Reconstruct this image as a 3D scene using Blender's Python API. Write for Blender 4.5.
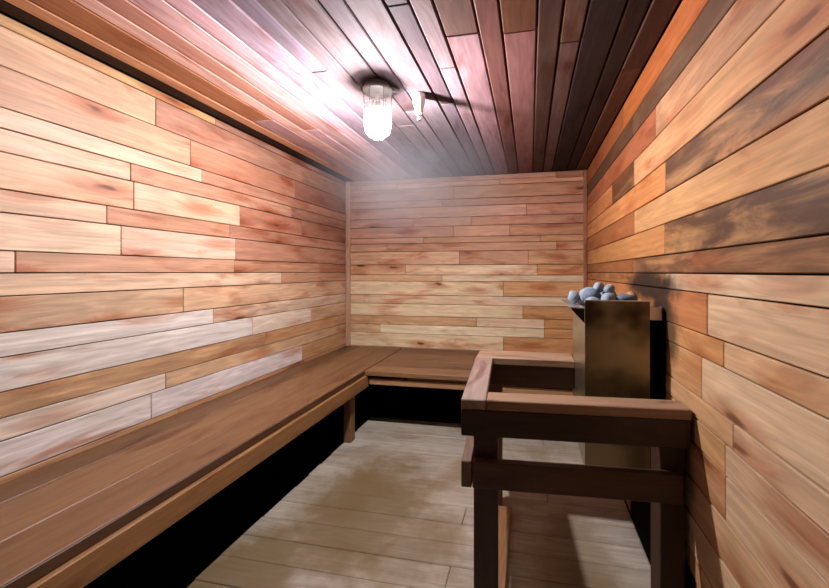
import bpy, bmesh, math, random
from mathutils import Vector, Matrix, noise

# ---------------------------------------------------------------- clear, camera, world, exposure
for o in list(bpy.data.objects):
    bpy.data.objects.remove(o)
S = bpy.context.scene
COL = S.collection
random.seed(7)

CAM_H = 1.32
cam_d = bpy.data.cameras.new('camera')
cam_d.sensor_width = 36.0
cam_d.lens = 365.0 / 829.0 * 36.0
cam_d.shift_x = -45.5 / 829.0
cam_d.shift_y = -22.0 / 829.0
cam_d.clip_start = 0.02
cam = bpy.data.objects.new('camera', cam_d)
COL.objects.link(cam)
cam.location = (0, 0, CAM_H)
cam.rotation_euler = (math.radians(90), 0, math.atan(70 / 365.0))
S.camera = cam

world = bpy.data.worlds.new('world')
S.world = world
world.use_nodes = True
world.node_tree.nodes['Background'].inputs[0].default_value = (0.05, 0.045, 0.04, 1)
world.node_tree.nodes['Background'].inputs[1].default_value = 0.3

S.view_settings.view_transform = 'Standard'
S.view_settings.look = 'None'
S.view_settings.gamma = 1.0
S.view_settings.use_curve_mapping = False
S.view_settings.exposure = 0.15
S.cycles.use_denoising = True
S.cycles.max_bounces = 10
S.cycles.diffuse_bounces = 5
S.cycles.transparent_max_bounces = 12
S.cycles.volume_bounces = 0
S.cycles.sample_clamp_indirect = 6.0

BULB_STRENGTH = 40.0               # glow of the bulb's glass
BULB_WATTS = 178.0
BULB_COLOR = (1.0, 0.95, 0.98)
HAZE_DENSITY = 0.8
STEAM_C, STEAM_R = (-0.95, 2.88, 2.12), (1.0, 0.89, 0.72)
WOOD = 0.62                     # how much light the pale boards give back

# ---------------------------------------------------------------- room dimensions (metres)
XL, XR = -1.975, 0.540          # faces of the side walls
YB, YF = 3.70, -0.60            # faces of the back and front walls
ZC = 2.305                      # ceiling face
ZB = 0.515                      # bench height
K = 0.11                        # datum of the plank heights below


def lin(c):
    return tuple(v if i == 3 else ((v / 255.0) / 12.92 if v / 255.0 <= 0.04045 else ((v / 255.0 + 0.055) / 1.055) ** 2.4) for i, v in enumerate(c))


# ---------------------------------------------------------------- materials
def new_mat(name):
    m = bpy.data.materials.new(name)
    m.use_nodes = True
    nt = m.node_tree
    for n in list(nt.nodes):
        nt.nodes.remove(n)
    out = nt.nodes.new('ShaderNodeOutputMaterial')
    return m, nt, out


class NT:
    def __init__(self, nt):
        self.nt = nt

    def node(self, t, **kw):
        n = self.nt.nodes.new(t)
        for k, v in kw.items():
            setattr(n, k, v)
        return n

    def link(self, a, b):
        self.nt.links.new(a, b)

    def val(self, sock, v):
        if isinstance(v, bpy.types.NodeSocket):
            self.link(v, sock)
        else:
            sock.default_value = v

    def math(self, op, a, b=0.0, c=0.0, clamp=False):
        n = self.node('ShaderNodeMath', operation=op)
        n.use_clamp = clamp
        self.val(n.inputs[0], a)
        self.val(n.inputs[1], b)
        self.val(n.inputs[2], c)
        return n.outputs[0]

    def comb(self, x, y, z):
        n = self.node('ShaderNodeCombineXYZ')
        for i, v in enumerate((x, y, z)):
            self.val(n.inputs[i], v)
        return n.outputs[0]

    def noise(self, vec, scale=1.0, detail=3.0, rough=0.55, dist=0.0):
        n = self.node('ShaderNodeTexNoise')
        self.link(vec, n.inputs['Vector'])
        n.inputs['Scale'].default_value = scale
        n.inputs['Detail'].default_value = detail
        n.inputs['Roughness'].default_value = rough
        n.inputs['Distortion'].default_value = dist
        return n.outputs['Fac']

    def ramp(self, v, a, b, lo=0.0, hi=1.0):
        n = self.node('ShaderNodeMapRange')
        n.interpolation_type = 'SMOOTHSTEP'
        self.val(n.inputs['Value'], v)
        n.inputs['From Min'].default_value = a
        n.inputs['From Max'].default_value = b
        n.inputs['To Min'].default_value = lo
        n.inputs['To Max'].default_value = hi
        return n.outputs[0]

    def mix(self, fac, a, b, mode='MIX'):
        n = self.node('ShaderNodeMix', data_type='RGBA', blend_type=mode)
        self.val(n.inputs['Factor'], fac)
        for sock, v in ((n.inputs['A'], a), (n.inputs['B'], b)):
            pass
        A = [i for i in n.inputs if i.type == 'RGBA']
        self.val(A[0], a if isinstance(a, bpy.types.NodeSocket) else (*a, 1))
        self.val(A[1], b if isinstance(b, bpy.types.NodeSocket) else (*b, 1))
        return [i for i in n.outputs if i.type == 'RGBA'][0]

    def gray(self, v):
        return self.comb(v, v, v)


def wood_mat(name, stain=0.6, knots=1.0, bleach=0.0, rough=0.55, stain_col=(150, 92, 50), grain=1.0, dirt=None, scorch=None, scorch_col=(38, 27, 20), spec=0.35):
    """Sawn boards; colour comes from each board's own 'tint', grain runs along each board."""
    m, nt, out = new_mat(name)
    g = NT(nt)
    bco = g.node('ShaderNodeAttribute', attribute_name='bco')
    tint = g.node('ShaderNodeAttribute', attribute_name='tint')
    sep = g.node('ShaderNodeSeparateXYZ')
    g.link(bco.outputs['Vector'], sep.inputs[0])
    u, v, s = sep.outputs
    off = g.math('MULTIPLY', s, 17.3)
    uu = g.math('ADD', u, off)
    sz = g.math('MULTIPLY', s, 7.7)
    # knots: sparse cells stretched along the board
    wob = g.noise(g.comb(g.math('MULTIPLY', uu, 5), g.math('MULTIPLY', v, 22), sz), 1.0, 2.0)
    wv = g.math('MULTIPLY_ADD', wob, 0.35, -0.17)
    kv = g.comb(g.math('MULTIPLY_ADD', uu, 2.3, wv), g.math('MULTIPLY_ADD', v, 8.5, wv), sz)
    vo = g.node('ShaderNodeTexVoronoi', voronoi_dimensions='3D')
    g.link(kv, vo.inputs['Vector'])
    vo.inputs['Scale'].default_value = 1.0
    vsep = g.node('ShaderNodeSeparateColor')
    g.link(vo.outputs['Color'], vsep.inputs[0])
    sel = g.ramp(vsep.outputs[0], 0.55, 0.58)
    core = g.math('MULTIPLY', g.ramp(vo.outputs['Distance'], 0.06, 0.15, 1.0, 0.0), sel)
    halo = g.math('MULTIPLY', g.ramp(vo.outputs['Distance'], 0.10, 0.52, 1.0, 0.0), sel)
    # growth-ring figure, bending round the knots
    vd = g.math('MULTIPLY_ADD', halo, 0.022, v)
    long_ = g.noise(g.comb(g.math('MULTIPLY', uu, 0.9), g.math('MULTIPLY', vd, 7.0), sz), 1.0, 3.0, 0.5)
    rings = g.math('SINE', g.math('MULTIPLY', long_, 75.0))
    streak = g.noise(g.comb(g.math('MULTIPLY', uu, 1.1), g.math('MULTIPLY', vd, 34.0), sz), 1.0, 4.0, 0.6)
    fine = g.noise(g.comb(g.math('MULTIPLY', uu, 6.0), g.math('MULTIPLY', vd, 125.0), sz), 1.0, 3.0)
    blotch = g.noise(g.comb(g.math('MULTIPLY', uu, 2.1), g.math('MULTIPLY', vd, 8.0), g.math('ADD', sz, 3.3)), 1.0, 4.0, 0.6, 0.6)
    blotch2 = g.noise(g.comb(g.math('MULTIPLY', uu, 1.3), g.math('MULTIPLY', vd, 5.0), g.math('ADD', sz, 9.1)), 1.0, 3.0, 0.55, 0.4)
    a = g.math('MULTIPLY_ADD', streak, 0.75 * grain, 1.0 - 0.375 * grain)
    b = g.math('MULTIPLY_ADD', rings, 0.075 * grain, 1.0)
    c = g.math('MULTIPLY_ADD', fine, 0.5 * grain, 1.0 - 0.25 * grain)
    k = g.math('MULTIPLY', g.math('MULTIPLY', a, b), c)
    col = g.mix(1.0, tint.outputs['Color'], g.gray(k), 'MULTIPLY')
    if bleach:
        col = g.mix(g.math('MULTIPLY', g.ramp(blotch2, 0.44, 0.72), bleach), col, g.mix(1.0, col, (1.45, 1.55, 1.75), 'MULTIPLY'))
    sc = lin(stain_col)
    sc = tuple(min(1.0, x * 1.9) for x in sc)
    st = g.mix(1.0, col, sc, 'MULTIPLY')
    col = g.mix(g.math('MULTIPLY', g.ramp(blotch, 0.52, 0.72), stain), col, st)
    smoke = g.noise(g.comb(g.math('MULTIPLY', uu, 2.6), g.math('MULTIPLY', vd, 11.0), g.math('ADD', sz, 5.7)), 1.0, 5.0, 0.62, 0.8)
    col = g.mix(g.math('MULTIPLY', g.ramp(smoke, 0.34, 0.60), tint.outputs['Alpha']), col, tuple(x * 0.62 for x in lin((92, 58, 34))))
    col = g.mix(g.math('MULTIPLY', halo, 0.55 * knots), col, st)
    col = g.mix(g.math('MULTIPLY', core, 0.85 * knots), col, lin((88, 48, 26)))
    geo = g.node('ShaderNodeNewGeometry')
    pos = geo.outputs['Position']
    if dirt:
        dn = g.noise(pos, dirt[1], 5.0, 0.6, 0.5)
        col = g.mix(g.math('MULTIPLY', g.ramp(dn, 0.46, 0.66), dirt[0]), col, lin(dirt[2]))
    if scorch:
        f = None
        jit = g.noise(pos, 11.0, 4.0, 0.6)
        for (cx, cy, cz, rx, ry, rz, amt) in scorch:
            mp = g.node('ShaderNodeMapping', vector_type='POINT')
            g.link(pos, mp.inputs['Vector'])
            mp.inputs['Scale'].default_value = (1 / rx, 1 / ry, 1 / rz)
            mp.inputs['Location'].default_value = (-cx / rx, -cy / ry, -cz / rz)
            ln = g.node('ShaderNodeVectorMath', operation='LENGTH')
            g.link(mp.outputs[0], ln.inputs[0])
            e = g.math('MULTIPLY', g.ramp(g.math('MULTIPLY_ADD', jit, 0.8, g.math('SUBTRACT', ln.outputs['Value'], 0.4)), 0.45, 1.05, 1.0, 0.0), amt)
            f = e if f is None else g.math('MAXIMUM', f, e)
        col = g.mix(f, col, lin(scorch_col))
    bs = g.node('ShaderNodeBsdfPrincipled')
    g.link(col, bs.inputs['Base Color'])
    g.link(g.math('MULTIPLY_ADD', streak, 0.25, rough - 0.12), bs.inputs['Roughness'])
    bs.inputs['Specular IOR Level'].default_value = spec
    bump = g.node('ShaderNodeBump')
    bump.inputs['Strength'].default_value = 0.25
    bump.inputs['Distance'].default_value = 0.004
    g.link(g.math('ADD', g.math('MULTIPLY', streak, 0.7), g.math('MULTIPLY', fine, 0.4)), bump.inputs['Height'])
    g.link(bump.outputs[0], bs.inputs['Normal'])
    g.link(bs.outputs[0], out.inputs[0])
    return m


def plain_mat(name, col, rough=0.6, metal=0.0, var=0.15, scale=30.0, bump=0.0, smudge=None, spec=0.5):
    m, nt, out = new_mat(name)
    g = NT(nt)
    tc = g.node('ShaderNodeTexCoord')
    n = g.noise(tc.outputs['Object'], scale, 4.0, 0.6)
    c = lin(col)
    col_ = g.mix(n, tuple(x * (1 - var) for x in c), tuple(min(1, x * (1 + var)) for x in c))
    rr = g.math('MULTIPLY_ADD', n, 0.2, rough - 0.1)
    if smudge:
        sn = g.noise(tc.outputs['Object'], smudge[0], 3.0, 0.6)
        f = g.ramp(sn, 0.42, 0.68)
        col_ = g.mix(f, col_, lin(smudge[1]))
        rr = g.math('MULTIPLY_ADD', f, 0.25, rr)
    bs = g.node('ShaderNodeBsdfPrincipled')
    g.link(col_, bs.inputs['Base Color'])
    g.link(rr, bs.inputs['Roughness'])
    bs.inputs['Metallic'].default_value = metal
    bs.inputs['Specular IOR Level'].default_value = spec
    if bump:
        b = g.node('ShaderNodeBump')
        b.inputs['Strength'].default_value = bump
        b.inputs['Distance'].default_value = 0.004
        g.link(n, b.inputs['Height'])
        g.link(b.outputs[0], bs.inputs['Normal'])
    g.link(bs.outputs[0], out.inputs[0])
    return m


M = {}
M['wall'] = wood_mat('cladding_boards', stain=0.7, knots=1.2, bleach=0.32, rough=0.55, grain=1.2)
M['wall_right'] = wood_mat('cladding_boards_by_heater', stain=0.55, knots=0.9, bleach=0.25, rough=0.62, spec=0.2,
                           scorch=[(XR, 1.84, 1.255, 0.3, 0.46, 0.10, 0.97), (XR, 1.66, 1.16, 0.3, 0.16, 0.12, 0.95), (XR, 1.58, 1.08, 0.3, 0.12, 0.16, 0.8),
                                   (XR, 1.65, 0.95, 0.3, 0.10, 0.12, 0.6)])
M['ceiling'] = wood_mat('ceiling_boards', stain=0.7, knots=0.35, bleach=0.0, rough=0.7, spec=0.06, stain_col=(140, 95, 75))
M['deck'] = wood_mat('weathered_deck_boards', stain=0.4, knots=0.5, bleach=0.15, rough=0.6, stain_col=(140, 105, 70),
                     dirt=(0.7, 1.7, (122, 102, 70)), scorch_col=(104, 84, 46),
                     scorch=[(-0.92, 1.92, 0, 0.46, 0.70, 0.3, 0.75), (-1.22, 1.35, 0, 0.34, 0.45, 0.3, 0.85), (-0.55, 1.72, 0, 0.28, 0.30, 0.3, 0.5), (0.2, 1.75, 0, 0.22, 0.45, 0.3, 0.55)])
M['bench'] = wood_mat('worn_bench_boards', stain=0.7, knots=0.45, rough=0.5, stain_col=(135, 88, 48))
M['rail'] = wood_mat('rail_timber', stain=0.7, knots=0.5, rough=0.5, stain_col=(120, 80, 55))
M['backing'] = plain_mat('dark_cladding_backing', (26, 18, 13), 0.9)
M['black'] = plain_mat('black_base_and_shade', (9, 8, 7), 0.95, spec=0.05)  # floor base, and wall panels that stand in for shade
M['steel'] = plain_mat('sooty_brushed_steel', (150, 140, 112), 0.34, 1.0, 0.08, 9.0, smudge=(3.0, (66, 58, 44)))
M['steel_side'] = plain_mat('clean_brushed_steel', (186, 180, 160), 0.3, 1.0, 0.05, 9.0)
M['galv'] = plain_mat('bare_galvanised_steel', (205, 208, 210), 0.38, 1.0, 0.1, 30.0)
M['stone'] = plain_mat('grey_blue_stone', (92, 108, 124), 0.75, 0.0, 0.3, 22.0, 0.4)
M['stone_pale'] = plain_mat('pale_grey_stone', (128, 142, 155), 0.75, 0.0, 0.2, 22.0, 0.4)
M['stone_tan'] = plain_mat('tan_stone', (168, 132, 98), 0.75, 0.0, 0.25, 22.0, 0.4)
M['lamp_metal'] = plain_mat('grey_cast_metal', (150, 148, 145), 0.45, 0.6)
M['white'] = plain_mat('white_enamel', (232, 230, 228), 0.35, 0.0, 0.03)
M['brass'] = plain_mat('tarnished_metal', (120, 112, 104), 0.35, 1.0)


def glass_mat():
    m, nt, out = new_mat('frosted_lamp_glass')
    g = NT(nt)
    tr = g.node('ShaderNodeBsdfTransparent')
    tl = g.node('ShaderNodeBsdfTranslucent')
    tl.inputs[0].default_value = (0.95, 0.95, 0.95, 1)
    gl = g.node('ShaderNodeBsdfGlossy')
    gl.inputs['Roughness'].default_value = 0.1
    m1 = g.node('ShaderNodeMixShader')
    m1.inputs[0].default_value = 0.10
    g.link(tr.outputs[0], m1.inputs[1])
    g.link(tl.outputs[0], m1.inputs[2])
    m2 = g.node('ShaderNodeMixShader')
    m2.inputs[0].default_value = 0.05
    g.link(m1.outputs[0], m2.inputs[1])
    g.link(gl.outputs[0], m2.inputs[2])
    g.link(m2.outputs[0], out.inputs[0])
    return m


def glow_mat():
    m, nt, out = new_mat('lit_bulb')
    g = NT(nt)
    e = g.node('ShaderNodeEmission')
    e.inputs[0].default_value = (*BULB_COLOR, 1)
    e.inputs[1].default_value = BULB_STRENGTH
    tr = g.node('ShaderNodeBsdfTransparent')
    ad = g.node('ShaderNodeAddShader')
    g.link(tr.outputs[0], ad.inputs[0])
    g.link(e.outputs[0], ad.inputs[1])
    g.link(ad.outputs[0], out.inputs[0])
    m.cycles.emission_sampling = 'NONE'
    return m


def haze_mat():
    m, nt, out = new_mat('thin_steam')
    g = NT(nt)
    v = g.node('ShaderNodeVolumeScatter')
    v.inputs['Color'].default_value = (0.93, 0.90, 1.0, 1)
    v.inputs['Anisotropy'].default_value = 0.2
    geo = g.node('ShaderNodeNewGeometry')
    mp = g.node('ShaderNodeMapping')
    g.link(geo.outputs['Position'], mp.inputs['Vector'])
    rx, ry, rz = STEAM_R
    cx, cy, cz = STEAM_C
    mp.inputs['Scale'].default_value = (1 / rx, 1 / ry, 1 / rz)
    mp.inputs['Location'].default_value = (-cx / rx, -cy / ry, -cz / rz)
    ln = g.node('ShaderNodeVectorMath', operation='LENGTH')
    g.link(mp.outputs[0], ln.inputs[0])
    nz = g.noise(geo.outputs['Position'], 2.4, 3.0, 0.5)
    fall = g.ramp(ln.outputs['Value'], 0.15, 1.0, 1.0, 0.0)
    g.link(g.math('MULTIPLY', g.math('MULTIPLY', fall, g.ramp(nz, 0.3, 0.7, 0.5, 1.2)), HAZE_DENSITY), v.inputs['Density'])
    g.link(v.outputs[0], out.inputs['Volume'])
    return m


M['glass'] = glass_mat()
M['glow'] = glow_mat()
M['haze'] = haze_mat()


# ---------------------------------------------------------------- object helpers
def link_mesh(name, bm, mat, parent=None, smooth=False):
    me = bpy.data.meshes.new(name)
    bm.normal_update()
    bm.to_mesh(me)
    bm.free()
    mats = mat if isinstance(mat, (list, tuple)) else [mat]
    for x in mats:
        me.materials.append(x)
    if smooth:
        for p in me.polygons:
            p.use_smooth = True
    o = bpy.data.objects.new(name, me)
    COL.objects.link(o)
    if parent is not None:
        o.parent = parent
        o.matrix_parent_inverse = Matrix.Translation(-Vector(parent.location))
    return o


def structure(o):
    o['kind'] = 'structure'
    return o


def tag(o, label, cat, group=None):
    o['label'] = label
    o['category'] = cat
    if group:
        o['group'] = group
    return o


def thing(name, loc, label, cat, group=None):
    o = bpy.data.objects.new(name, None)
    o.empty_display_size = 0.1
    COL.objects.link(o)
    o.location = loc
    return tag(o, label, cat, group)


class Boards:
    """Collects sawn boards as boxes with eased edges, each with its own grain offset and colour."""

    def __init__(self):
        self.bm = bmesh.new()
        self.bco = self.bm.verts.layers.float_vector.new('bco')
        self.tint = self.bm.verts.layers.float_color.new('tint')

    def board(self, O, U, V, N, u0, u1, v0, v1, t, tint, c=0.0025, n0=0.0, wob=0.0, skew=0.0):
        O, U, V, N = Vector(O), Vector(U), Vector(V), Vector(N)
        seed = random.random() * 10
        segs = max(1, int((u1 - u0) / 0.12)) if wob else 1
        ring_pts = []
        # cross-section (v, n), eased at all four corners
        sec = [(v0 + c, n0), (v1 - c, n0), (v1, n0 + c), (v1, n0 + t - c), (v1 - c, n0 + t), (v0 + c, n0 + t), (v0, n0 + t - c), (v0, n0 + c)]
        us = [u0] + [u0 + (u1 - u0) * i / segs for i in range(0, segs + 1)] + [u1]
        rings = []
        for i, uu in enumerate(us):
            end = i in (0, len(us) - 1)
            if i == 1:
                uu = u0 + c
            if i == len(us) - 2:
                uu = u1 - c
            r = []
            vm, nm = (v0 + v1) / 2, n0 + t / 2
            for (v, n) in sec:
                vv, nn = v, n
                if end:
                    vv += math.copysign(min(c, abs(vm - v)), vm - v)
                    nn += math.copysign(min(c, abs(nm - n)), nm - n)
                if wob:
                    w = noise.noise(Vector((uu * 2.3, seed * 3, v0 * 5 + (1 if v > vm else 7))))
                    vv += w * wob
                vt = vv + skew * (uu - u0)
                p = self.bm.verts.new(O + U * uu + V * vt + N * nn)
                p[self.bco] = Vector((uu, vv + nn, seed))
                p[self.tint] = (tint[0] * WOOD, tint[1] * WOOD, tint[2] * WOOD, tint[3] if len(tint) > 3 else 0.0)
                r.append(p)
            rings.append(r)
        k = len(sec)
        for a, b in zip(rings, rings[1:]):
            for i in range(k):
                j = (i + 1) % k
                try:
                    self.bm.faces.new((a[i], a[j], b[j], b[i]))
                except ValueError:
                    pass
        self.bm.faces.new(rings[0])
        self.bm.faces.new(list(reversed(rings[-1])))

    def box(self, lo, hi, axis, tint, c=0.003):
        """A piece of lumber between two corners; the grain runs along the given axis."""
        d = [hi[i] - lo[i] for i in range(3)]
        ax = 'xyz'.index(axis)
        rest = [i for i in range(3) if i != ax]
        rest.sort(key=lambda i: -d[i])
        e = [Vector((1, 0, 0)), Vector((0, 1, 0)), Vector((0, 0, 1))]
        self.board(lo, e[ax], e[rest[0]], e[rest[1]], 0, d[ax], 0, d[rest[0]], d[rest[1]], tint, c)

    def done(self, name, mat, parent=None):
        bmesh.ops.recalc_face_normals(self.bm, faces=self.bm.faces)
        return link_mesh(name, self.bm, mat, parent)


def lumber(name, lo, hi, axis, tint, mat, parent=None, c=0.003):
    b = Boards()
    b.box(lo, hi, axis, lin(tint), c)
    return b.done(name, mat, parent)


def jit(c, a=8):
    d = random.uniform(-a, a)
    return tuple(max(5, min(250, v + d + random.uniform(-a * 0.3, a * 0.3))) for v in c[:3]) + tuple(c[3:])


# ================================================================ SETTING
# ---- left wall: rows of one-by-four and one-by-six boards, (bottom, top, [(y_from, y_to, colour)])
PALE, WHITE = (230, 194, 166), (247, 236, 224)
TAN, ROSE, RED = (208, 162, 122), (206, 156, 128), (186, 126, 98)
DKROSE = (166, 112, 90)
Y0, Y1 = YF, YB
left_rows = [
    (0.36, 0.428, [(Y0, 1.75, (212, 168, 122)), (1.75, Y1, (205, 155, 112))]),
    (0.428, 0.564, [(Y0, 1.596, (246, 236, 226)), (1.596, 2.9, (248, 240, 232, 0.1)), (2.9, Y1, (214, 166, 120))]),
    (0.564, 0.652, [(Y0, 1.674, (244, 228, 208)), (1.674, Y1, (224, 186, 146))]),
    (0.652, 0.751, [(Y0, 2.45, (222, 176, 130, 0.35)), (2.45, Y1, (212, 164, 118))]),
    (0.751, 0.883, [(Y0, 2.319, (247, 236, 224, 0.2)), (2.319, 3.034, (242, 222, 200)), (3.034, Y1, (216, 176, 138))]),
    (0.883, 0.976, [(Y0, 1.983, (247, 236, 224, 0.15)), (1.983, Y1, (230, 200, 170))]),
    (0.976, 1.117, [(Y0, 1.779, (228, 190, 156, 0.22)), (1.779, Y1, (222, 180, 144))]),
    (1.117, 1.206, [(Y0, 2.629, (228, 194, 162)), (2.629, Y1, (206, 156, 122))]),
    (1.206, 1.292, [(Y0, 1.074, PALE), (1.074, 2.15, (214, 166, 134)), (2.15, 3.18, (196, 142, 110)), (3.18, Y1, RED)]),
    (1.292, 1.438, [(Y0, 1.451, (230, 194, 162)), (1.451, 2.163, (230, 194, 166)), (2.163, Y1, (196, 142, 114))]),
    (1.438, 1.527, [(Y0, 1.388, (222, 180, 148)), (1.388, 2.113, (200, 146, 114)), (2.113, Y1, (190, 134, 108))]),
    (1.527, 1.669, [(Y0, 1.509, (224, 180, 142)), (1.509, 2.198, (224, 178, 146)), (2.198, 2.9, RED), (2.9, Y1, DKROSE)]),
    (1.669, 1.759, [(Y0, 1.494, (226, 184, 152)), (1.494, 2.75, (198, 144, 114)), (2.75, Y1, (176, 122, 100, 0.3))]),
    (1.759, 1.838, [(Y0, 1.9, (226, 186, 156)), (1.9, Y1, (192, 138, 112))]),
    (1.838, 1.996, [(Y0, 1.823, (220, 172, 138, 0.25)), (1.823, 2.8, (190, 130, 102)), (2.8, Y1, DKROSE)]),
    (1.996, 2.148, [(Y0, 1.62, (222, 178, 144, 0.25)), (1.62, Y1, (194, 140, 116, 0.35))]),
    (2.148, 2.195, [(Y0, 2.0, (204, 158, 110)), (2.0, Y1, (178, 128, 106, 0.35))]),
]


def clad(name, mat, place, rows, ext, gap=0.0022, th=0.018, wob=0.0012):
    """A clad wall: boards over a dark backing, all one surface."""
    O, U, V, N = place
    b = Boards()
    for (v0, v1, segs) in rows:
        for (u0, u1, c) in segs:
            b.board(O, U, V, N, u0 + gap * 0.6, u1 - gap * 0.6, v0 + K + gap, v1 + K - gap, th + random.uniform(-0.0022, 0.0), lin(jit(c, 4)),
                    c=0.0022, n0=-th, wob=wob)
    (u0, u1, w0, w1) = ext
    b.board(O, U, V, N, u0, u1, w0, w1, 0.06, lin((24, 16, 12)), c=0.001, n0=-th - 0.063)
    return structure(b.done(name, mat))


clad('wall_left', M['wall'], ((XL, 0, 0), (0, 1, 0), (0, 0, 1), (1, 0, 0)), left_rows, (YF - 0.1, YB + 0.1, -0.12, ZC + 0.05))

# ---- right wall
RO, RD, RT, RL = (196, 118, 62), (104, 76, 52), (208, 156, 108), (220, 182, 140)
right_rows = [
    (-0.11, 0.02, [(Y0, 1.5, RL), (1.5, Y1, RT)]),
    (0.02, 0.12, [(Y0, 0.9, RT), (0.9, Y1, RL)]),
    (0.12, 0.26, [(Y0, 1.3, RL), (1.3, Y1, RT)]),
    (0.26, 0.38, [(Y0, 0.95, RT), (0.95, Y1, RL)]),
    (0.38, 0.504, [(Y0, 1.7, (214, 172, 126)), (1.7, Y1, RT)]),
    (0.504, 0.635, [(Y0, 1.152, (220, 184, 144)), (1.152, Y1, (206, 158, 112))]),
    (0.635, 0.724, [(Y0, 1.152, (218, 180, 140)), (1.152, Y1, (210, 160, 110))]),
    (0.724, 0.80, [(Y0, 1.11, (222, 186, 146)), (1.11, Y1, (210, 164, 116))]),
    (0.80, 0.936, [(Y0, 1.299, (224, 190, 150)), (1.299, Y1, (204, 150, 100))]),
    (0.936, 1.012, [(Y0, 1.162, (220, 178, 134)), (1.162, Y1, (210, 152, 98))]),
    (1.012, 1.142, [(Y0, 1.258, (226, 190, 150)), (1.258, Y1, (196, 130, 82))]),
    (1.142, 1.205, [(Y0, 1.62, (230, 198, 160)), (1.62, Y1, (204, 138, 86, 0.6))]),
    (1.205, 1.28, [(Y0, 2.107, (178, 128, 84, 0.75)), (2.107, Y1, (158, 98, 56))]),
    (1.28, 1.408, [(Y0, 1.629, (186, 138, 90, 0.97)), (1.629, Y1, (204, 144, 88))]),
    (1.408, 1.533, [(Y0, 2.07, (212, 158, 104)), (2.07, Y1, (168, 104, 60))]),
    (1.533, 1.662, [(Y0, 1.617, (186, 136, 88, 0.95)), (1.617, Y1, (206, 138, 80))]),
    (1.662, 1.80, [(Y0, 2.068, (204, 150, 100)), (2.068, 2.6, (150, 100, 62, 0.8)), (2.6, Y1, (196, 124, 72))]),
    (1.80, 1.939, [(Y0, 1.738, (204, 150, 108, 0.35)), (1.738, Y1, (168, 98, 62))]),
    (1.939, 2.05, [(Y0, 2.1, (112, 82, 58, 0.8)), (2.1, Y1, (96, 64, 44, 0.8))]),
    (2.05, 2.195, [(Y0, 2.3, (178, 98, 48)), (2.3, Y1, (160, 88, 48))]),
]
clad('wall_right', M['wall_right'], ((XR, 0, 0), (0, 1, 0), (0, 0, 1), (-1, 0, 0)), right_rows, (YF - 0.1, YB + 0.1, -0.12, ZC + 0.05))

# ---- back wall
back_edges = [0.36, 0.408, 0.556, 0.649, 0.742, 0.871, 0.964, 1.112, 1.179, 1.286, 1.427, 1.512, 1.575, 1.687, 1.779, 1.89, 1.965, 2.094, 2.15, 2.195]
back_cuts = [[-0.6], [-0.265], [-1.587, 0.139], [-0.538, 0.139], [-0.07], [-1.773], [-0.265], [-0.9], [-1.3, 0.07], [-0.717, -0.017], [-1.506, 0.258],
             [-1.1, 0.1], [-0.781, -0.2], [-1.206, -0.594], [-0.035], [-0.9], [-0.781], [-1.4, -0.3], [-0.6]]


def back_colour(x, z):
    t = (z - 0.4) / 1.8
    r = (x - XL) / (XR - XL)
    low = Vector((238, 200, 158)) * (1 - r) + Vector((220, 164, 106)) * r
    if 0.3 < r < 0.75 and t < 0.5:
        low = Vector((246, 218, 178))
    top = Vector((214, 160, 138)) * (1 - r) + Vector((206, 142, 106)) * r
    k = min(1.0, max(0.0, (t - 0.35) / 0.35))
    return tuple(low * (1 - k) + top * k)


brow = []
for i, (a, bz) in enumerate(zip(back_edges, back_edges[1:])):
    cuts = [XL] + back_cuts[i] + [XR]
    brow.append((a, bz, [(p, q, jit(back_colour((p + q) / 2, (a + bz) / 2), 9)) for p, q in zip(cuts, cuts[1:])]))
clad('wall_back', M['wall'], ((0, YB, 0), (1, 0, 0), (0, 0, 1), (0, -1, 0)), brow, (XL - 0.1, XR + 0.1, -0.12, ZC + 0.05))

# ---- front wall, behind the viewpoint
frow = []
z = -0.11
while z < 2.19:
    z2 = min(2.195, z + random.choice((0.09, 0.14)))
    if z2 > 2.15:
        z2 = 2.195
    frow.append((z, z2, [(XL, -0.6, jit((52, 36, 27))), (-0.6, XR, jit((52, 36, 27)))]))
    z = z2
clad('wall_front', M['wall'], ((0, YF, 0), (1, 0, 0), (0, 0, 1), (0, 1, 0)), frow, (XL - 0.1, XR + 0.1, -0.12, ZC + 0.05))

CEIL_DARK = 0.8
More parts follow.
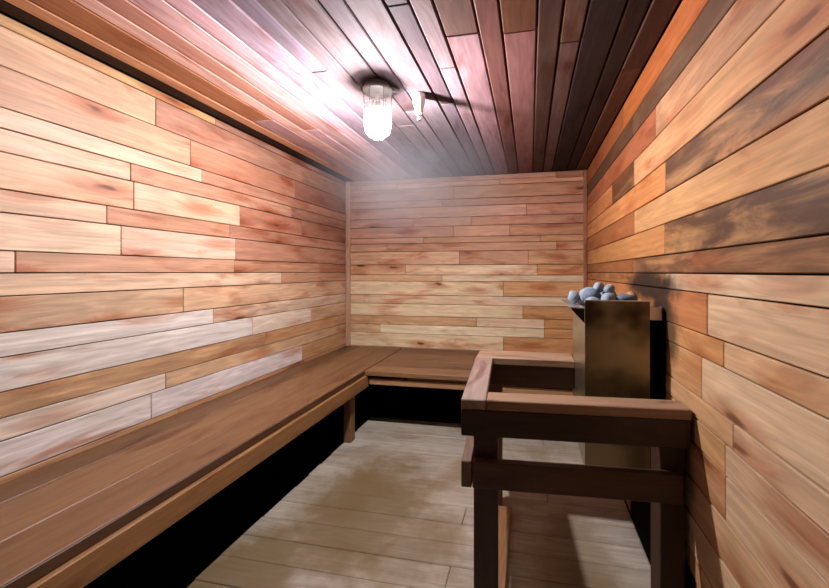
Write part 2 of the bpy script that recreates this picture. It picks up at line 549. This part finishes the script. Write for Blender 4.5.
# ---- ceiling: boards run from the door to the back wall
ce = [-1.975, -1.882, -1.793, -1.637, -1.546, -1.44, -1.31, -1.213, -1.07, -0.98, -0.89, -0.761, -0.665, -0.524, -0.434, -0.349, -0.206, -0.112, 0.028, 0.123, 0.213, 0.35, 0.437, 0.54]
cc = [
    [(Y0, Y1, (74, 52, 36))],
    [(Y0, Y1, (186, 134, 92))],
    [(Y0, 2.1, (150, 98, 60)), (2.1, Y1, (160, 118, 98))],
    [(Y0, Y1, (196, 150, 118))],
    [(Y0, 2.3, (164, 114, 84)), (2.3, Y1, (182, 142, 124))],
    [(Y0, Y1, (204, 160, 134))],
    [(Y0, 1.9, (192, 150, 130)), (1.9, Y1, (206, 168, 152))],
    [(Y0, Y1, (222, 190, 174))],
    [(Y0, 1.638, (216, 184, 172)), (1.638, Y1, (216, 180, 164))],
    [(Y0, Y1, (220, 188, 174))],
    [(Y0, 2.35, (222, 190, 176)), (2.35, Y1, (246, 216, 200))],  # from here, far lengths lifted in tint where the lamplight falls off
    [(Y0, 2.15, (206, 172, 164)), (2.15, Y1, (246, 214, 204))],
    [(Y0, 1.95, (222, 188, 176)), (1.95, Y1, (248, 218, 206))],
    [(Y0, 1.283, (190, 158, 152)), (1.283, 2.1, (196, 160, 154)), (2.1, Y1, (240, 206, 198))],
    [(Y0, 1.722, (222, 186, 172)), (1.722, Y1, (226, 188, 178))],
    [(Y0, 1.497, (136, 100, 84)), (1.497, Y1, (190, 146, 136))],
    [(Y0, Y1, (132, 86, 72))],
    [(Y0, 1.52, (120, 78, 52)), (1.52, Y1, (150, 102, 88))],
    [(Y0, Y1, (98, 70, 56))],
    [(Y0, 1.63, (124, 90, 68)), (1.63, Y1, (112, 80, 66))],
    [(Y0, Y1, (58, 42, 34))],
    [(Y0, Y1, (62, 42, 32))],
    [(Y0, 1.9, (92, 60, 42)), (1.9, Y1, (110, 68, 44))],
]
b = Boards()
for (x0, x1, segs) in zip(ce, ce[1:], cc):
    # board tones counter the lamp: darkened near it, lifted towards the left wall
    lamp_offset = 0.9 if x0 < -1.9 else 2.2 if x0 < -1.5 else 1.6 if x0 < -1.25 else 0.58 if x0 < -1.1 else 0.34 if x0 < -1.0 else 0.25 if x0 < -0.5 else 0.46 if x0 < -0.4 else 0.9 if x0 < -0.3 else 1.15
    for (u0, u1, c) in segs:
        b.board((0, 0, ZC), (0, 1, 0), (1, 0, 0), (0, 0, -1), u0 + 0.001, u1 - 0.001, x0 + 0.0030, x1 - 0.0030, 0.018 + random.uniform(-0.004, 0.0), tuple(v * CEIL_DARK * lamp_offset * w for v, w in zip(lin(jit(c, 4)), (0.95, 1.0, 1.4 if -1.85 < x0 < -1.0 else 1.22))),
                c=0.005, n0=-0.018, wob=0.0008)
b.board((0, 0, ZC), (0, 1, 0), (1, 0, 0), (0, 0, -1), YF - 0.1, YB + 0.1, XL - 0.1, XR + 0.1, 0.06, lin((18, 12, 10)), c=0.001, n0=-0.082)
structure(b.done('ceiling', M['ceiling']))

# ---- floor: weathered deck boards laid crosswise, ending under the benches
DX0, DY1 = -1.42, 3.12
b = Boards()
y = DY1
i = 0
while y > YF + 0.02:
    w = 0.138
    y2 = max(YF + 0.01, y - w)
    base = (196, 185, 166) if i % 3 else (202, 192, 175)
    cut = random.choice((None, None, None, -0.35, 0.1))
    xs = [DX0 + random.uniform(-0.004, 0.006), XR - 0.004] if cut is None else [DX0 + random.uniform(-0.004, 0.006), cut, XR - 0.004]
    for p, q in zip(xs, xs[1:]):
        b.board((0, 0, 0), (1, 0, 0), (0, 1, 0), (0, 0, 1), p + 0.001, q - 0.001, y2 + 0.0005, y - 0.0005, 0.035 + random.uniform(-0.0015, 0), lin(jit(base, 5)), c=0.003, n0=-0.035)
    y = y2
    i += 1
structure(b.done('floor', M['deck']))
bm = bmesh.new()
bmesh.ops.create_cube(bm, size=1.0)
bmesh.ops.scale(bm, vec=(XR - XL + 0.16, YB - YF + 0.16, 0.06), verts=bm.verts)
bmesh.ops.translate(bm, vec=((XL + XR) / 2, (YB + YF) / 2, -0.10), verts=bm.verts)
structure(link_mesh('floor_base', bm, M['black']))
# black panels below the cladding, standing in for the shade under the benches
for nm, lo, hi in (('wall_shade_left', (XL - 0.018, YF, -0.068), (XL - 0.001, YB, 0.468)), ('wall_shade_back', (XL, YB + 0.001, -0.068), (XR, YB + 0.018, 0.468))):
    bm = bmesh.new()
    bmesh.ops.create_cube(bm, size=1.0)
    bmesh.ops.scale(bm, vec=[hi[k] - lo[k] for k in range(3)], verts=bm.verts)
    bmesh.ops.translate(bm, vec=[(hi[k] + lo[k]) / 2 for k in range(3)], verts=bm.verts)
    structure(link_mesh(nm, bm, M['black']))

# ---- corner and top trims on the back wall
structure(lumber('trim_1', (XL + 0.001, YB - 0.030, ZB + 0.001), (XL + 0.048, YB - 0.001, ZC - 0.002), 'z', (214, 170, 144), M['wall']))
structure(lumber('trim_2', (XR - 0.032, YB - 0.026, ZB + 0.001), (XR - 0.001, YB - 0.001, ZC - 0.002), 'z', (168, 108, 74), M['wall']))
b = Boards()
b.box((XL + 0.05, YB - 0.020, ZC - 0.050), (0.25, YB - 0.001, ZC - 0.003), 'x', lin((196, 142, 118)))
b.box((0.253, YB - 0.024, ZC - 0.062), (XR - 0.034, YB - 0.001, ZC - 0.003), 'x', lin((168, 110, 78)))
structure(b.done('trim_3', M['wall']))

# ================================================================ BENCHES
BX = -1.335          # front edge of the left seat
t = thing('sauna_bench', ((XL + BX) / 2, 1.5, 0), 'long worn brown plank bench running along the whole pale left wall', 'bench')
TH = 0.038
for (x0, x1, c) in ((XL + 0.002, -1.812, (128, 92, 60)), (-1.808, -1.552, (152, 112, 76)), (-1.548, BX, (142, 102, 68))):
    lumber('seat_board', (x0, YF + 0.01, ZB - TH), (x1, YB - 0.002, ZB), 'y', c, M['bench'], t)
lumber('nosing', (BX + 0.001, YF + 0.01, ZB - TH), (BX + 0.011, 2.766, ZB - 0.001), 'y', (100, 70, 46), M['bench'], t, 0.002)
lumber('front_apron', (BX - 0.006, YF + 0.01, ZB - TH - 0.098), (BX + 0.030, 2.812, ZB - TH - 0.003), 'y', (168, 122, 76), M['bench'], t)
lumber('wall_cleat', (XL + 0.002, YF + 0.01, ZB - TH - 0.09), (XL + 0.04, YB - 0.03, ZB - TH - 0.001), 'y', (70, 46, 30), M['bench'], t)
for yy in (2.64, 0.55):
    lumber('leg', (-1.418, yy - 0.035, 0.0), (-1.357, yy + 0.035, ZB - TH - 0.001), 'z', (150, 112, 74), M['bench'], t)
    lumber('cross_bearer', (XL + 0.042, yy - 0.02, ZB - TH - 0.09), (-1.42, yy + 0.018, ZB - TH - 0.001), 'x', (70, 46, 30), M['bench'], t)

BY = 2.77            # front edge of the back seat
X0, X1 = BX + 0.013, XR - 0.002
t = thing('sauna_bench', ((X0 + X1) / 2, 3.2, 0), 'deep plank bench across the back wall, reaching behind the rail and heater', 'bench')
ys = [BY, 2.935, 3.17, 3.43, YB - 0.002]
for k, (a, e) in enumerate(zip(ys, ys[1:])):
    lumber('seat_board', (X0, a + 0.002, ZB - TH), (X1, e - 0.002, ZB), 'x', ((152, 112, 76), (132, 94, 62), (142, 102, 68), (130, 90, 60))[k], M['bench'], t)
lumber('front_apron', (BX + 0.04, BY + 0.030, ZB - TH - 0.078), (X1, BY + 0.066, ZB - TH - 0.030), 'x', (196, 152, 108), M['bench'], t)
for xx in (-1.0, -0.3, 0.3):
    lumber('bearer', (xx - 0.02, BY + 0.02, ZB - TH - 0.029), (xx + 0.02, YB - 0.045, ZB - TH - 0.001), 'y', (70, 46, 30), M['bench'], t)
lumber('inner_bearer', (BX + 0.25, BY + 0.22, ZB - TH - 0.13), (X1, BY + 0.256, ZB - TH - 0.030), 'x', (150, 112, 76), M['bench'], t)
lumber('wall_cleat', (X0, YB - 0.04, ZB - TH - 0.09), (X1, YB - 0.003, ZB - TH - 0.001), 'x', (70, 46, 30), M['bench'], t)
for xx in (-0.45, 0.44):
    lumber('leg', (xx - 0.035, 3.03, 0.0), (xx + 0.035, 3.095, ZB - TH - 0.001), 'z', (90, 62, 42), M['bench'], t)

# ================================================================ GUARD RAIL ROUND THE HEATER
RZ = 0.86
t = thing('guard_rail', (0.1, 1.6, 0), 'chunky timber guard rail boxing in the steel heater', 'guard rail')
DK_SHADED = (68, 45, 33)  # shade of the unlit rail faces is put into this tint
CAP = (166, 142, 130)
SKEW = math.atan((0.298 - 0.2445) / (2.14 - 1.30))


def turned(objs, pivot, ang):
    for o in objs:
        m = Matrix.Translation(pivot) @ Matrix.Rotation(ang, 4, 'Z') @ Matrix.Translation(-Vector(pivot))
        o.data.transform(m)


FX0, FX1 = -0.245, 0.532
front = [
    lumber('cap_rail', (FX0 + 0.092, 1.297, RZ - 0.036), (FX1, 1.392, RZ), 'x', (168, 134, 106), M['rail'], t),
    lumber('top_rail', (FX0, 1.297, RZ - 0.132), (FX1 - 0.004, 1.335, RZ - 0.037), 'x', DK_SHADED, M['rail'], t),
    lumber('mid_rail', (-0.204, 1.297, 0.54), (0.505, 1.335, 0.636), 'x', (90, 62, 43), M['rail'], t),
    lumber('post', (-0.203, 1.336, 0.0), (-0.114, 1.425, RZ - 0.037), 'z', (72, 47, 34), M['rail'], t),  # post tints carry the shade of their unlit fronts too
    lumber('post', (0.447, 1.336, 0.0), (0.530, 1.425, RZ - 0.037), 'z', (72, 47, 34), M['rail'], t),
]
turned(front, (FX0, 1.297, 0), math.radians(3.2))
side = [
    lumber('cap_rail', (FX0, 1.297, RZ - 0.036), (FX0 + 0.090, 1.955, RZ), 'y', CAP, M['rail'], t),
    lumber('top_rail', (FX0, 1.338, RZ - 0.132), (FX0 + 0.038, 2.13, RZ - 0.037), 'y', DK_SHADED, M['rail'], t),
    lumber('mid_rail', (FX0, 1.30, 0.54), (FX0 + 0.038, 2.13, 0.636), 'y', (126, 98, 80), M['rail'], t),
]
turned(side, (FX0, 1.297, 0), SKEW)
lumber('cap_rail', (-0.288, 1.958, RZ - 0.036), (0.2272, 2.145, RZ), 'x', (180, 146, 118), M['rail'], t)
lumber('top_rail', (-0.245, 1.975, RZ - 0.150), (0.2272, 2.013, RZ - 0.037), 'x', (84, 56, 40), M['rail'], t)
lumber('post', (-0.243, 2.015, 0.0), (-0.154, 2.104, RZ - 0.037), 'z', (110, 72, 50), M['rail'], t)
lumber('floor_curb', (-0.185, 1.44, 0.0), (-0.098, 2.01, 0.038), 'y', (160, 116, 78), M['rail'], t)

# ================================================================ HEATER
HX0, HX1, HY0, HY1 = 0.228, 0.482, 1.612, 2.06
HZ0, HZ1 = 0.485, 1.198
t = thing('sauna_heater', ((HX0 + HX1) / 2, (HY0 + HY1) / 2, HZ0), 'tall sooty steel sauna heater topped with stones beside the right wall', 'heater')


def box_bm(bm, lo, hi, bev=0.0):
    r = bmesh.ops.create_cube(bm, size=1.0)
    vs = r['verts']
    bmesh.ops.scale(bm, vec=[hi[k] - lo[k] for k in range(3)], verts=vs)
    bmesh.ops.translate(bm, vec=[(hi[k] + lo[k]) / 2 for k in range(3)], verts=vs)
    if bev:
        es = list({e for v in vs for e in v.link_edges})
        bmesh.ops.bevel(bm, geom=es, offset=bev, segments=2, profile=0.6, affect='EDGES')
    return vs


def prism(bm, pts, axis, a, e):
    """Extrude a polygon (list of 2-D points) along an axis between a and e."""
    def P(p, w):
        return {'x': (w, p[0], p[1]), 'y': (p[0], w, p[1]), 'z': (p[0], p[1], w)}[axis]
    A = [bm.verts.new(P(p, a)) for p in pts]
    B = [bm.verts.new(P(p, e)) for p in pts]
    n = len(pts)
    for i in range(n):
        bm.faces.new((A[i], A[(i + 1) % n], B[(i + 1) % n], B[i]))
    bm.faces.new(list(reversed(A)))
    bm.faces.new(B)
    bmesh.ops.recalc_face_normals(bm, faces=bm.faces)


SH = 0.0025
bm = bmesh.new()
box_bm(bm, (HX0, HY0, HZ0), (HX1, HY0 + SH, HZ1), 0.0008)
link_mesh('front_panel', bm, M['steel'], t)
bm = bmesh.new()
box_bm(bm, (HX0, HY0 + SH, HZ0), (HX0 + SH, HY1, HZ1 - 0.03), 0.0008)
link_mesh('side_panel', bm, M['steel_side'], t)
bm = bmesh.new()
box_bm(bm, (HX1 - SH, HY0 + SH, HZ0), (HX1, HY1, HZ1 - 0.03), 0.0008)
link_mesh('side_panel', bm, M['steel'], t)
bm = bmesh.new()
box_bm(bm, (HX0 + SH, HY1 - SH, HZ0), (HX1 - SH, HY1, HZ1), 0.0008)
link_mesh('back_panel', bm, M['steel'], t)
bm = bmesh.new()
box_bm(bm, (HX0 + SH, HY0 + SH, HZ0), (HX1 - SH, HY1 - SH, HZ0 + 0.01))
link_mesh('base_plate', bm, M['steel'], t)
BT = HZ1 - 0.028
bm = bmesh.new()
box_bm(bm, (HX0 + SH, HY0 + SH, BT - 0.012), (HX1 - SH, HY1 - SH, BT))
for k in range(7):
    yy = HY0 + 0.05 + k * 0.058
    box_bm(bm, (HX0 + SH, yy, BT - 0.02), (HX1 - SH, yy + 0.008, BT - 0.012))
link_mesh('stone_basket', bm, M['backing'], t)
# rolled top lip of the front panel
bm = bmesh.new()
prism(bm, [(HY0 - 0.001, HZ1), (HY0 - 0.001, HZ1 + 0.004), (HY0 + 0.016, HZ1 + 0.004), (HY0 + 0.016, HZ1)], 'x', HX0 - 0.001, HX1 + 0.001)
link_mesh('top_lip', bm, M['galv'], t)
# flared steel wings at the top of both sides, each on a triangular gusset
LZ = HZ1 - 0.030
bm = bmesh.new()
prism(bm, [(HX0 - 0.001, LZ), (HX0 - 0.001, LZ - 0.003), (HX0 - 0.062, LZ + 0.000), (HX0 - 0.062, LZ + 0.003)], 'y', HY0 + 0.004, HY1 - 0.01)
w = link_mesh('side_wing', bm, M['galv'], t)
bm = bmesh.new()
prism(bm, [(HX0 - 0.001, LZ - 0.004), (HX0 - 0.056, LZ - 0.001), (HX0 - 0.052, LZ - 0.010), (HX0 - 0.001, LZ - 0.066)], 'y', HY0 + 0.006, HY0 + 0.009)
g = link_mesh('gusset', bm, M['backing'], w)
bm = bmesh.new()
prism(bm, [(HX1 + 0.001, LZ + 0.008), (XR - 0.009, LZ + 0.008), (XR - 0.009, LZ - 0.045), (HX1 + 0.001, LZ - 0.045)], 'y', HY0 + 0.004, HY0 + 0.008)
box_bm(bm, (XR - 0.012, HY0 + 0.004, LZ - 0.047), (XR - 0.0085, HY0 + 0.034, LZ + 0.010))
link_mesh('wall_bracket', bm, M['galv'], t)
bm = bmesh.new()
prism(bm, [(HX1 + 0.001, LZ + 0.008), (XR - 0.0085, LZ + 0.008), (XR - 0.0085, LZ - 0.30), (HX1 + 0.001, LZ - 0.30)], 'y', HY1 - 0.05, HY1 - 0.045)
link_mesh('wall_bracket', bm, M['backing'], t)


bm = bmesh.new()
box_bm(bm, (XR - 0.008, HY0 - 0.006, 0.30), (XR - 0.0025, HY1 + 0.05, HZ1 - 0.035), 0.001)  # black sheet added as the heater's shadow on the wall
link_mesh('shadow_panel', bm, M['black'], t)
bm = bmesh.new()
box_bm(bm, (XR - 0.007, 1.336, 0.003), (XR - 0.0025, HY1 + 0.05, 0.297), 0.001)  # lower black sheet, carries the painted shadow on towards the post
link_mesh('shadow_panel', bm, M['black'], t)


# ---- stones
def stone_mesh(r, sx, sy, sz, seed):
    bm = bmesh.new()
    bmesh.ops.create_icosphere(bm, subdivisions=3, radius=1.0)
    for v in bm.verts:
        p = v.co.normalized()
        d = 1.0 + 0.16 * noise.noise(p * 1.3 + Vector((seed * 3.1, seed, 0))) + 0.05 * noise.noise(p * 3.0 + Vector((seed, 0, seed * 2)))
        q = p * min(d, 1.1) / 1.1
        v.co = Vector((q.x * r * sx, q.y * r * sy, q.z * r * sz))
    return bm


# (x, y, radius, sx, sy, sz, rotation, material, label)
stones = [
    (HX0 + 0.040, HY0 + 0.060, 0.036, 1.0, 0.9, 0.62, 0.3, 'stone_pale', 'pale stone in the front left corner of the heater top'),
    (HX0 + 0.105, HY0 + 0.062, 0.034, 0.85, 1.0, 0.95, 1.1, 'stone_pale', 'upright pale grey stone by the heater front edge, right of the dark gap'),
    (HX0 + 0.175, HY0 + 0.070, 0.050, 1.0, 0.7, 0.62, 0.1, 'stone', 'wide flat grey stone lying along the heater front edge'),
    (HX1 - 0.026, HY0 + 0.046, 0.021, 1.0, 1.0, 0.75, 0.4, 'stone_pale', 'small white stone at the right end of the heater front edge'),
    (HX0 + 0.048, HY0 + 0.150, 0.045, 0.9, 1.0, 0.95, 0.9, 'stone', 'large rounded grey-blue stone at the left of the heater heap'),
    (HX0 + 0.130, HY0 + 0.145, 0.040, 1.0, 0.8, 0.8, 2.0, 'stone', 'grey-blue stone in the middle of the heater heap'),
    (HX1 - 0.040, HY0 + 0.135, 0.034, 0.8, 1.0, 1.0, 0.6, 'stone_tan', 'tan brown stone standing at the right of the heater heap'),
    (HX0 + 0.050, HY0 + 0.245, 0.046, 1.0, 0.9, 0.9, 2.4, 'stone_pale', 'pale stone behind the large rounded stone at the left of the heater heap'),
    (HX0 + 0.140, HY0 + 0.240, 0.044, 1.0, 0.9, 0.8, 0.2, 'stone', 'grey stone behind the middle of the heater heap'),
    (HX0 + 0.210, HY0 + 0.225, 0.034, 1.0, 0.9, 0.7, 1.3, 'stone', 'low grey stone behind the tan stone on the heater'),
    (HX0 + 0.060, HY0 + 0.345, 0.046, 1.0, 0.9, 0.8, 1.7, 'stone', 'grey stone at the far back left of the heater heap'),
    (HX0 + 0.115, HY0 + 0.090, 0.026, 1.0, 0.9, 0.9, 0.7, 'stone_pale', 'small pale stone sitting topmost on the heater heap'),
    (HX0 + 0.090, HY0 + 0.200, 0.034, 1.0, 0.8, 0.8, 1.2, 'stone_pale', 'oblong pale stone lying across the top of the heater heap'),
    (HX0 - 0.028, HY0 + 0.170, 0.034, 0.8, 1.1, 1.0, 0.1, 'stone_pale', 'pale stone resting on the steel wing at the heater side'),
]
placed = []
for (x, y, r, sx, sy, sz, rot, mt, lab) in stones:
    z = (LZ + 0.0035 if x < HX0 else BT) + r * sz * 0.93
    e = max(sx, sy)
    for (px, py, pz, pr, psz) in placed:
        d2 = (x - px) ** 2 + (y - py) ** 2
        R = (r * e + pr) * 0.93
        if d2 < R * R * 0.72:
            z = max(z, pz + math.sqrt(max(0, 1 - d2 / (R * R))) * (psz + r * sz) * 0.94)
    placed.append((x, y, z, r * e, r * sz))
    o = link_mesh('sauna_stone', stone_mesh(r, sx, sy, sz, rot * 5 + x * 40), M[mt], None, smooth=True)
    o.location = (x, y, z)
    o.rotation_euler = (0, 0, rot)
    tag(o, lab, 'stone', 'stones heaped on the heater')

# ================================================================ CEILING LAMP
LX, LY = -0.785, 1.80


def lathe(bm, prof, cx, cy, n=40):
    rings = []
    for (r, z) in prof:
        if r < 1e-6:
            rings.append([bm.verts.new((cx, cy, z))])
        else:
            rings.append([bm.verts.new((cx + r * math.cos(2 * math.pi * i / n), cy + r * math.sin(2 * math.pi * i / n), z)) for i in range(n)])
    for a, e in zip(rings, rings[1:]):
        for i in range(n):
            j = (i + 1) % n
            if len(a) == 1 and len(e) == 1:
                continue
            if len(a) == 1:
                bm.faces.new((a[0], e[j], e[i]))
            elif len(e) == 1:
                bm.faces.new((a[i], a[j], e[0]))
            else:
                bm.faces.new((a[i], a[j], e[j], e[i]))
    bmesh.ops.recalc_face_normals(bm, faces=bm.faces)


def tube(bm, pts, r, n=8, closed=False):
    pts = [Vector(p) for p in pts]
    rings = []
    m = len(pts)
    for i, p in enumerate(pts):
        if closed:
            d = pts[(i + 1) % m] - pts[i - 1]
        else:
            d = pts[min(i + 1, m - 1)] - pts[max(i - 1, 0)]
        d.normalize()
        up = Vector((0, 0, 1)) if abs(d.z) < 0.9 else Vector((1, 0, 0))
        a = d.cross(up).normalized()
        e = d.cross(a)
        rings.append([bm.verts.new(p + (a * math.cos(2 * math.pi * k / n) + e * math.sin(2 * math.pi * k / n)) * r) for k in range(n)])
    pairs = list(zip(rings, rings[1:])) + ([(rings[-1], rings[0])] if closed else [])
    for A, B in pairs:
        for k in range(n):
            j = (k + 1) % n
            bm.faces.new((A[k], A[j], B[j], B[k]))
    if not closed:
        bm.faces.new(rings[0])
        bm.faces.new(list(reversed(rings[-1])))
    bmesh.ops.recalc_face_normals(bm, faces=bm.faces)


t = thing('caged_ceiling_lamp', (LX, LY, ZC), 'lit jar lamp with a wire cage on a round grey base under the ceiling', 'lamp')
bm = bmesh.new()
lathe(bm, [(0, ZC - 0.001), (0.060, ZC - 0.001), (0.066, ZC - 0.006), (0.070, ZC - 0.024), (0.077, ZC - 0.030), (0.077, ZC - 0.040), (0.066, ZC - 0.044), (0, ZC - 0.044)], LX, LY)
link_mesh('base', bm, M['lamp_metal'], t, True)
bm = bmesh.new()
tube(bm, [(LX + 0.06, LY + 0.03, ZC - 0.018), (LX + 0.10, LY + 0.05, ZC - 0.018)], 0.014, 16)
link_mesh('conduit_stub', bm, M['lamp_metal'], t, True)
JB = ZC - 0.275
bm = bmesh.new()
lathe(bm, [(0.056, ZC - 0.0445), (0.057, ZC - 0.07), (0.060, ZC - 0.10), (0.058, JB + 0.07), (0.050, JB + 0.028), (0.032, JB + 0.008), (0, JB)], LX, LY)
link_mesh('glass_jar', bm, M['glass'], t, True)
bm = bmesh.new()
lathe(bm, [(0.013, ZC - 0.0445), (0.014, ZC - 0.085), (0.018, ZC - 0.100), (0.024, ZC - 0.150), (0.044, ZC - 0.166), (0.044, ZC - 0.168), (0.0, ZC - 0.1685)], LX, LY, 32)  # socket with an added wide collar that holds light off the ceiling
link_mesh('socket_and_baffle', bm, M['white'], t, True)
BZ = ZC - 0.203
bm = bmesh.new()
lathe(bm, [(0.016, ZC - 0.169)] + [(0.030 * math.cos(a), BZ - 0.030 * math.sin(a)) for a in (-0.9, -0.6, -0.3, 0, 0.3, 0.6, 0.9, 1.2)] + [(0, BZ - 0.030)], LX, LY, 24)
link_mesh('bulb', bm, M['glow'], t, True)
ld = bpy.data.lights.new('bulb_light', 'POINT')
ld.energy = BULB_WATTS
ld.color = BULB_COLOR
ld.shadow_soft_size = 0.026
lo = bpy.data.objects.new('bulb_light', ld)
COL.objects.link(lo)
lo.parent = t
lo.matrix_parent_inverse = Matrix.Translation(-Vector(t.location))
lo.location = (LX, LY, BZ)
bm = bmesh.new()
for k in range(6):
    a = 2 * math.pi * k / 6 + 0.3
    ca, sa = math.cos(a), math.sin(a)
    tube(bm, [(LX + ca * r, LY + sa * r, z) for (r, z) in ((0.071, ZC - 0.041), (0.070, ZC - 0.10), (0.069, JB + 0.06), (0.060, JB + 0.018), (0.040, JB - 0.006), (0.012, JB - 0.012))], 0.0018, 6)
for (r, z) in ((0.072, ZC - 0.115), (0.071, ZC - 0.19), (0.014, JB - 0.012)):
    tube(bm, [(LX + math.cos(2 * math.pi * i / 32) * r, LY + math.sin(2 * math.pi * i / 32) * r, z) for i in range(32)], 0.0018, 6, True)
link_mesh('wire_cage', bm, M['lamp_metal'], t, True)

# ---- white fitting beside the lamp
SX, SY = -0.603, 1.94
t = thing('sprinkler_head', (SX, SY, ZC), 'white tapered ceiling fitting with a small metal tip beside the lamp', 'sprinkler')
bm = bmesh.new()
lathe(bm, [(0, ZC - 0.001), (0.032, ZC - 0.001), (0.034, ZC - 0.006), (0.034, ZC - 0.040), (0.029, ZC - 0.062), (0.024, ZC - 0.078), (0.022, ZC - 0.108), (0.018, ZC - 0.112), (0, ZC - 0.112)], SX, SY, 32)
link_mesh('escutcheon_cup', bm, M['white'], t, True)
bm = bmesh.new()
lathe(bm, [(0, ZC - 0.1125), (0.007, ZC - 0.1125), (0.007, ZC - 0.122), (0.003, ZC - 0.124), (0.003, ZC - 0.146), (0, ZC - 0.146)], SX, SY, 16)
for sgn in (-1, 1):
    tube(bm, [(SX + sgn * 0.007, SY, ZC - 0.118), (SX + sgn * 0.011, SY, ZC - 0.130), (SX + sgn * 0.004, SY, ZC - 0.146)], 0.002, 8)
n = 14
lathe(bm, [(0, ZC - 0.1465), (0.014, ZC - 0.1465), (0.014, ZC - 0.148), (0, ZC - 0.148)], SX, SY, n)
link_mesh('deflector', bm, M['brass'], t, True)

# ================================================================ STEAM
if HAZE_DENSITY > 0:
    bm = bmesh.new()
    box_bm(bm, [max(a, b) for a, b in zip([STEAM_C[k] - STEAM_R[k] for k in range(3)], (XL + 0.003, YF, 0.0))],
           [min(a, b) for a, b in zip([STEAM_C[k] + STEAM_R[k] for k in range(3)], (XR, YB - 0.032, ZC - 0.024))])
    o = link_mesh('steam_haze', bm, M['haze'])
    o['kind'] = 'stuff'
    tag(o, 'thin pale steam hanging in the room around the lamp', 'steam')
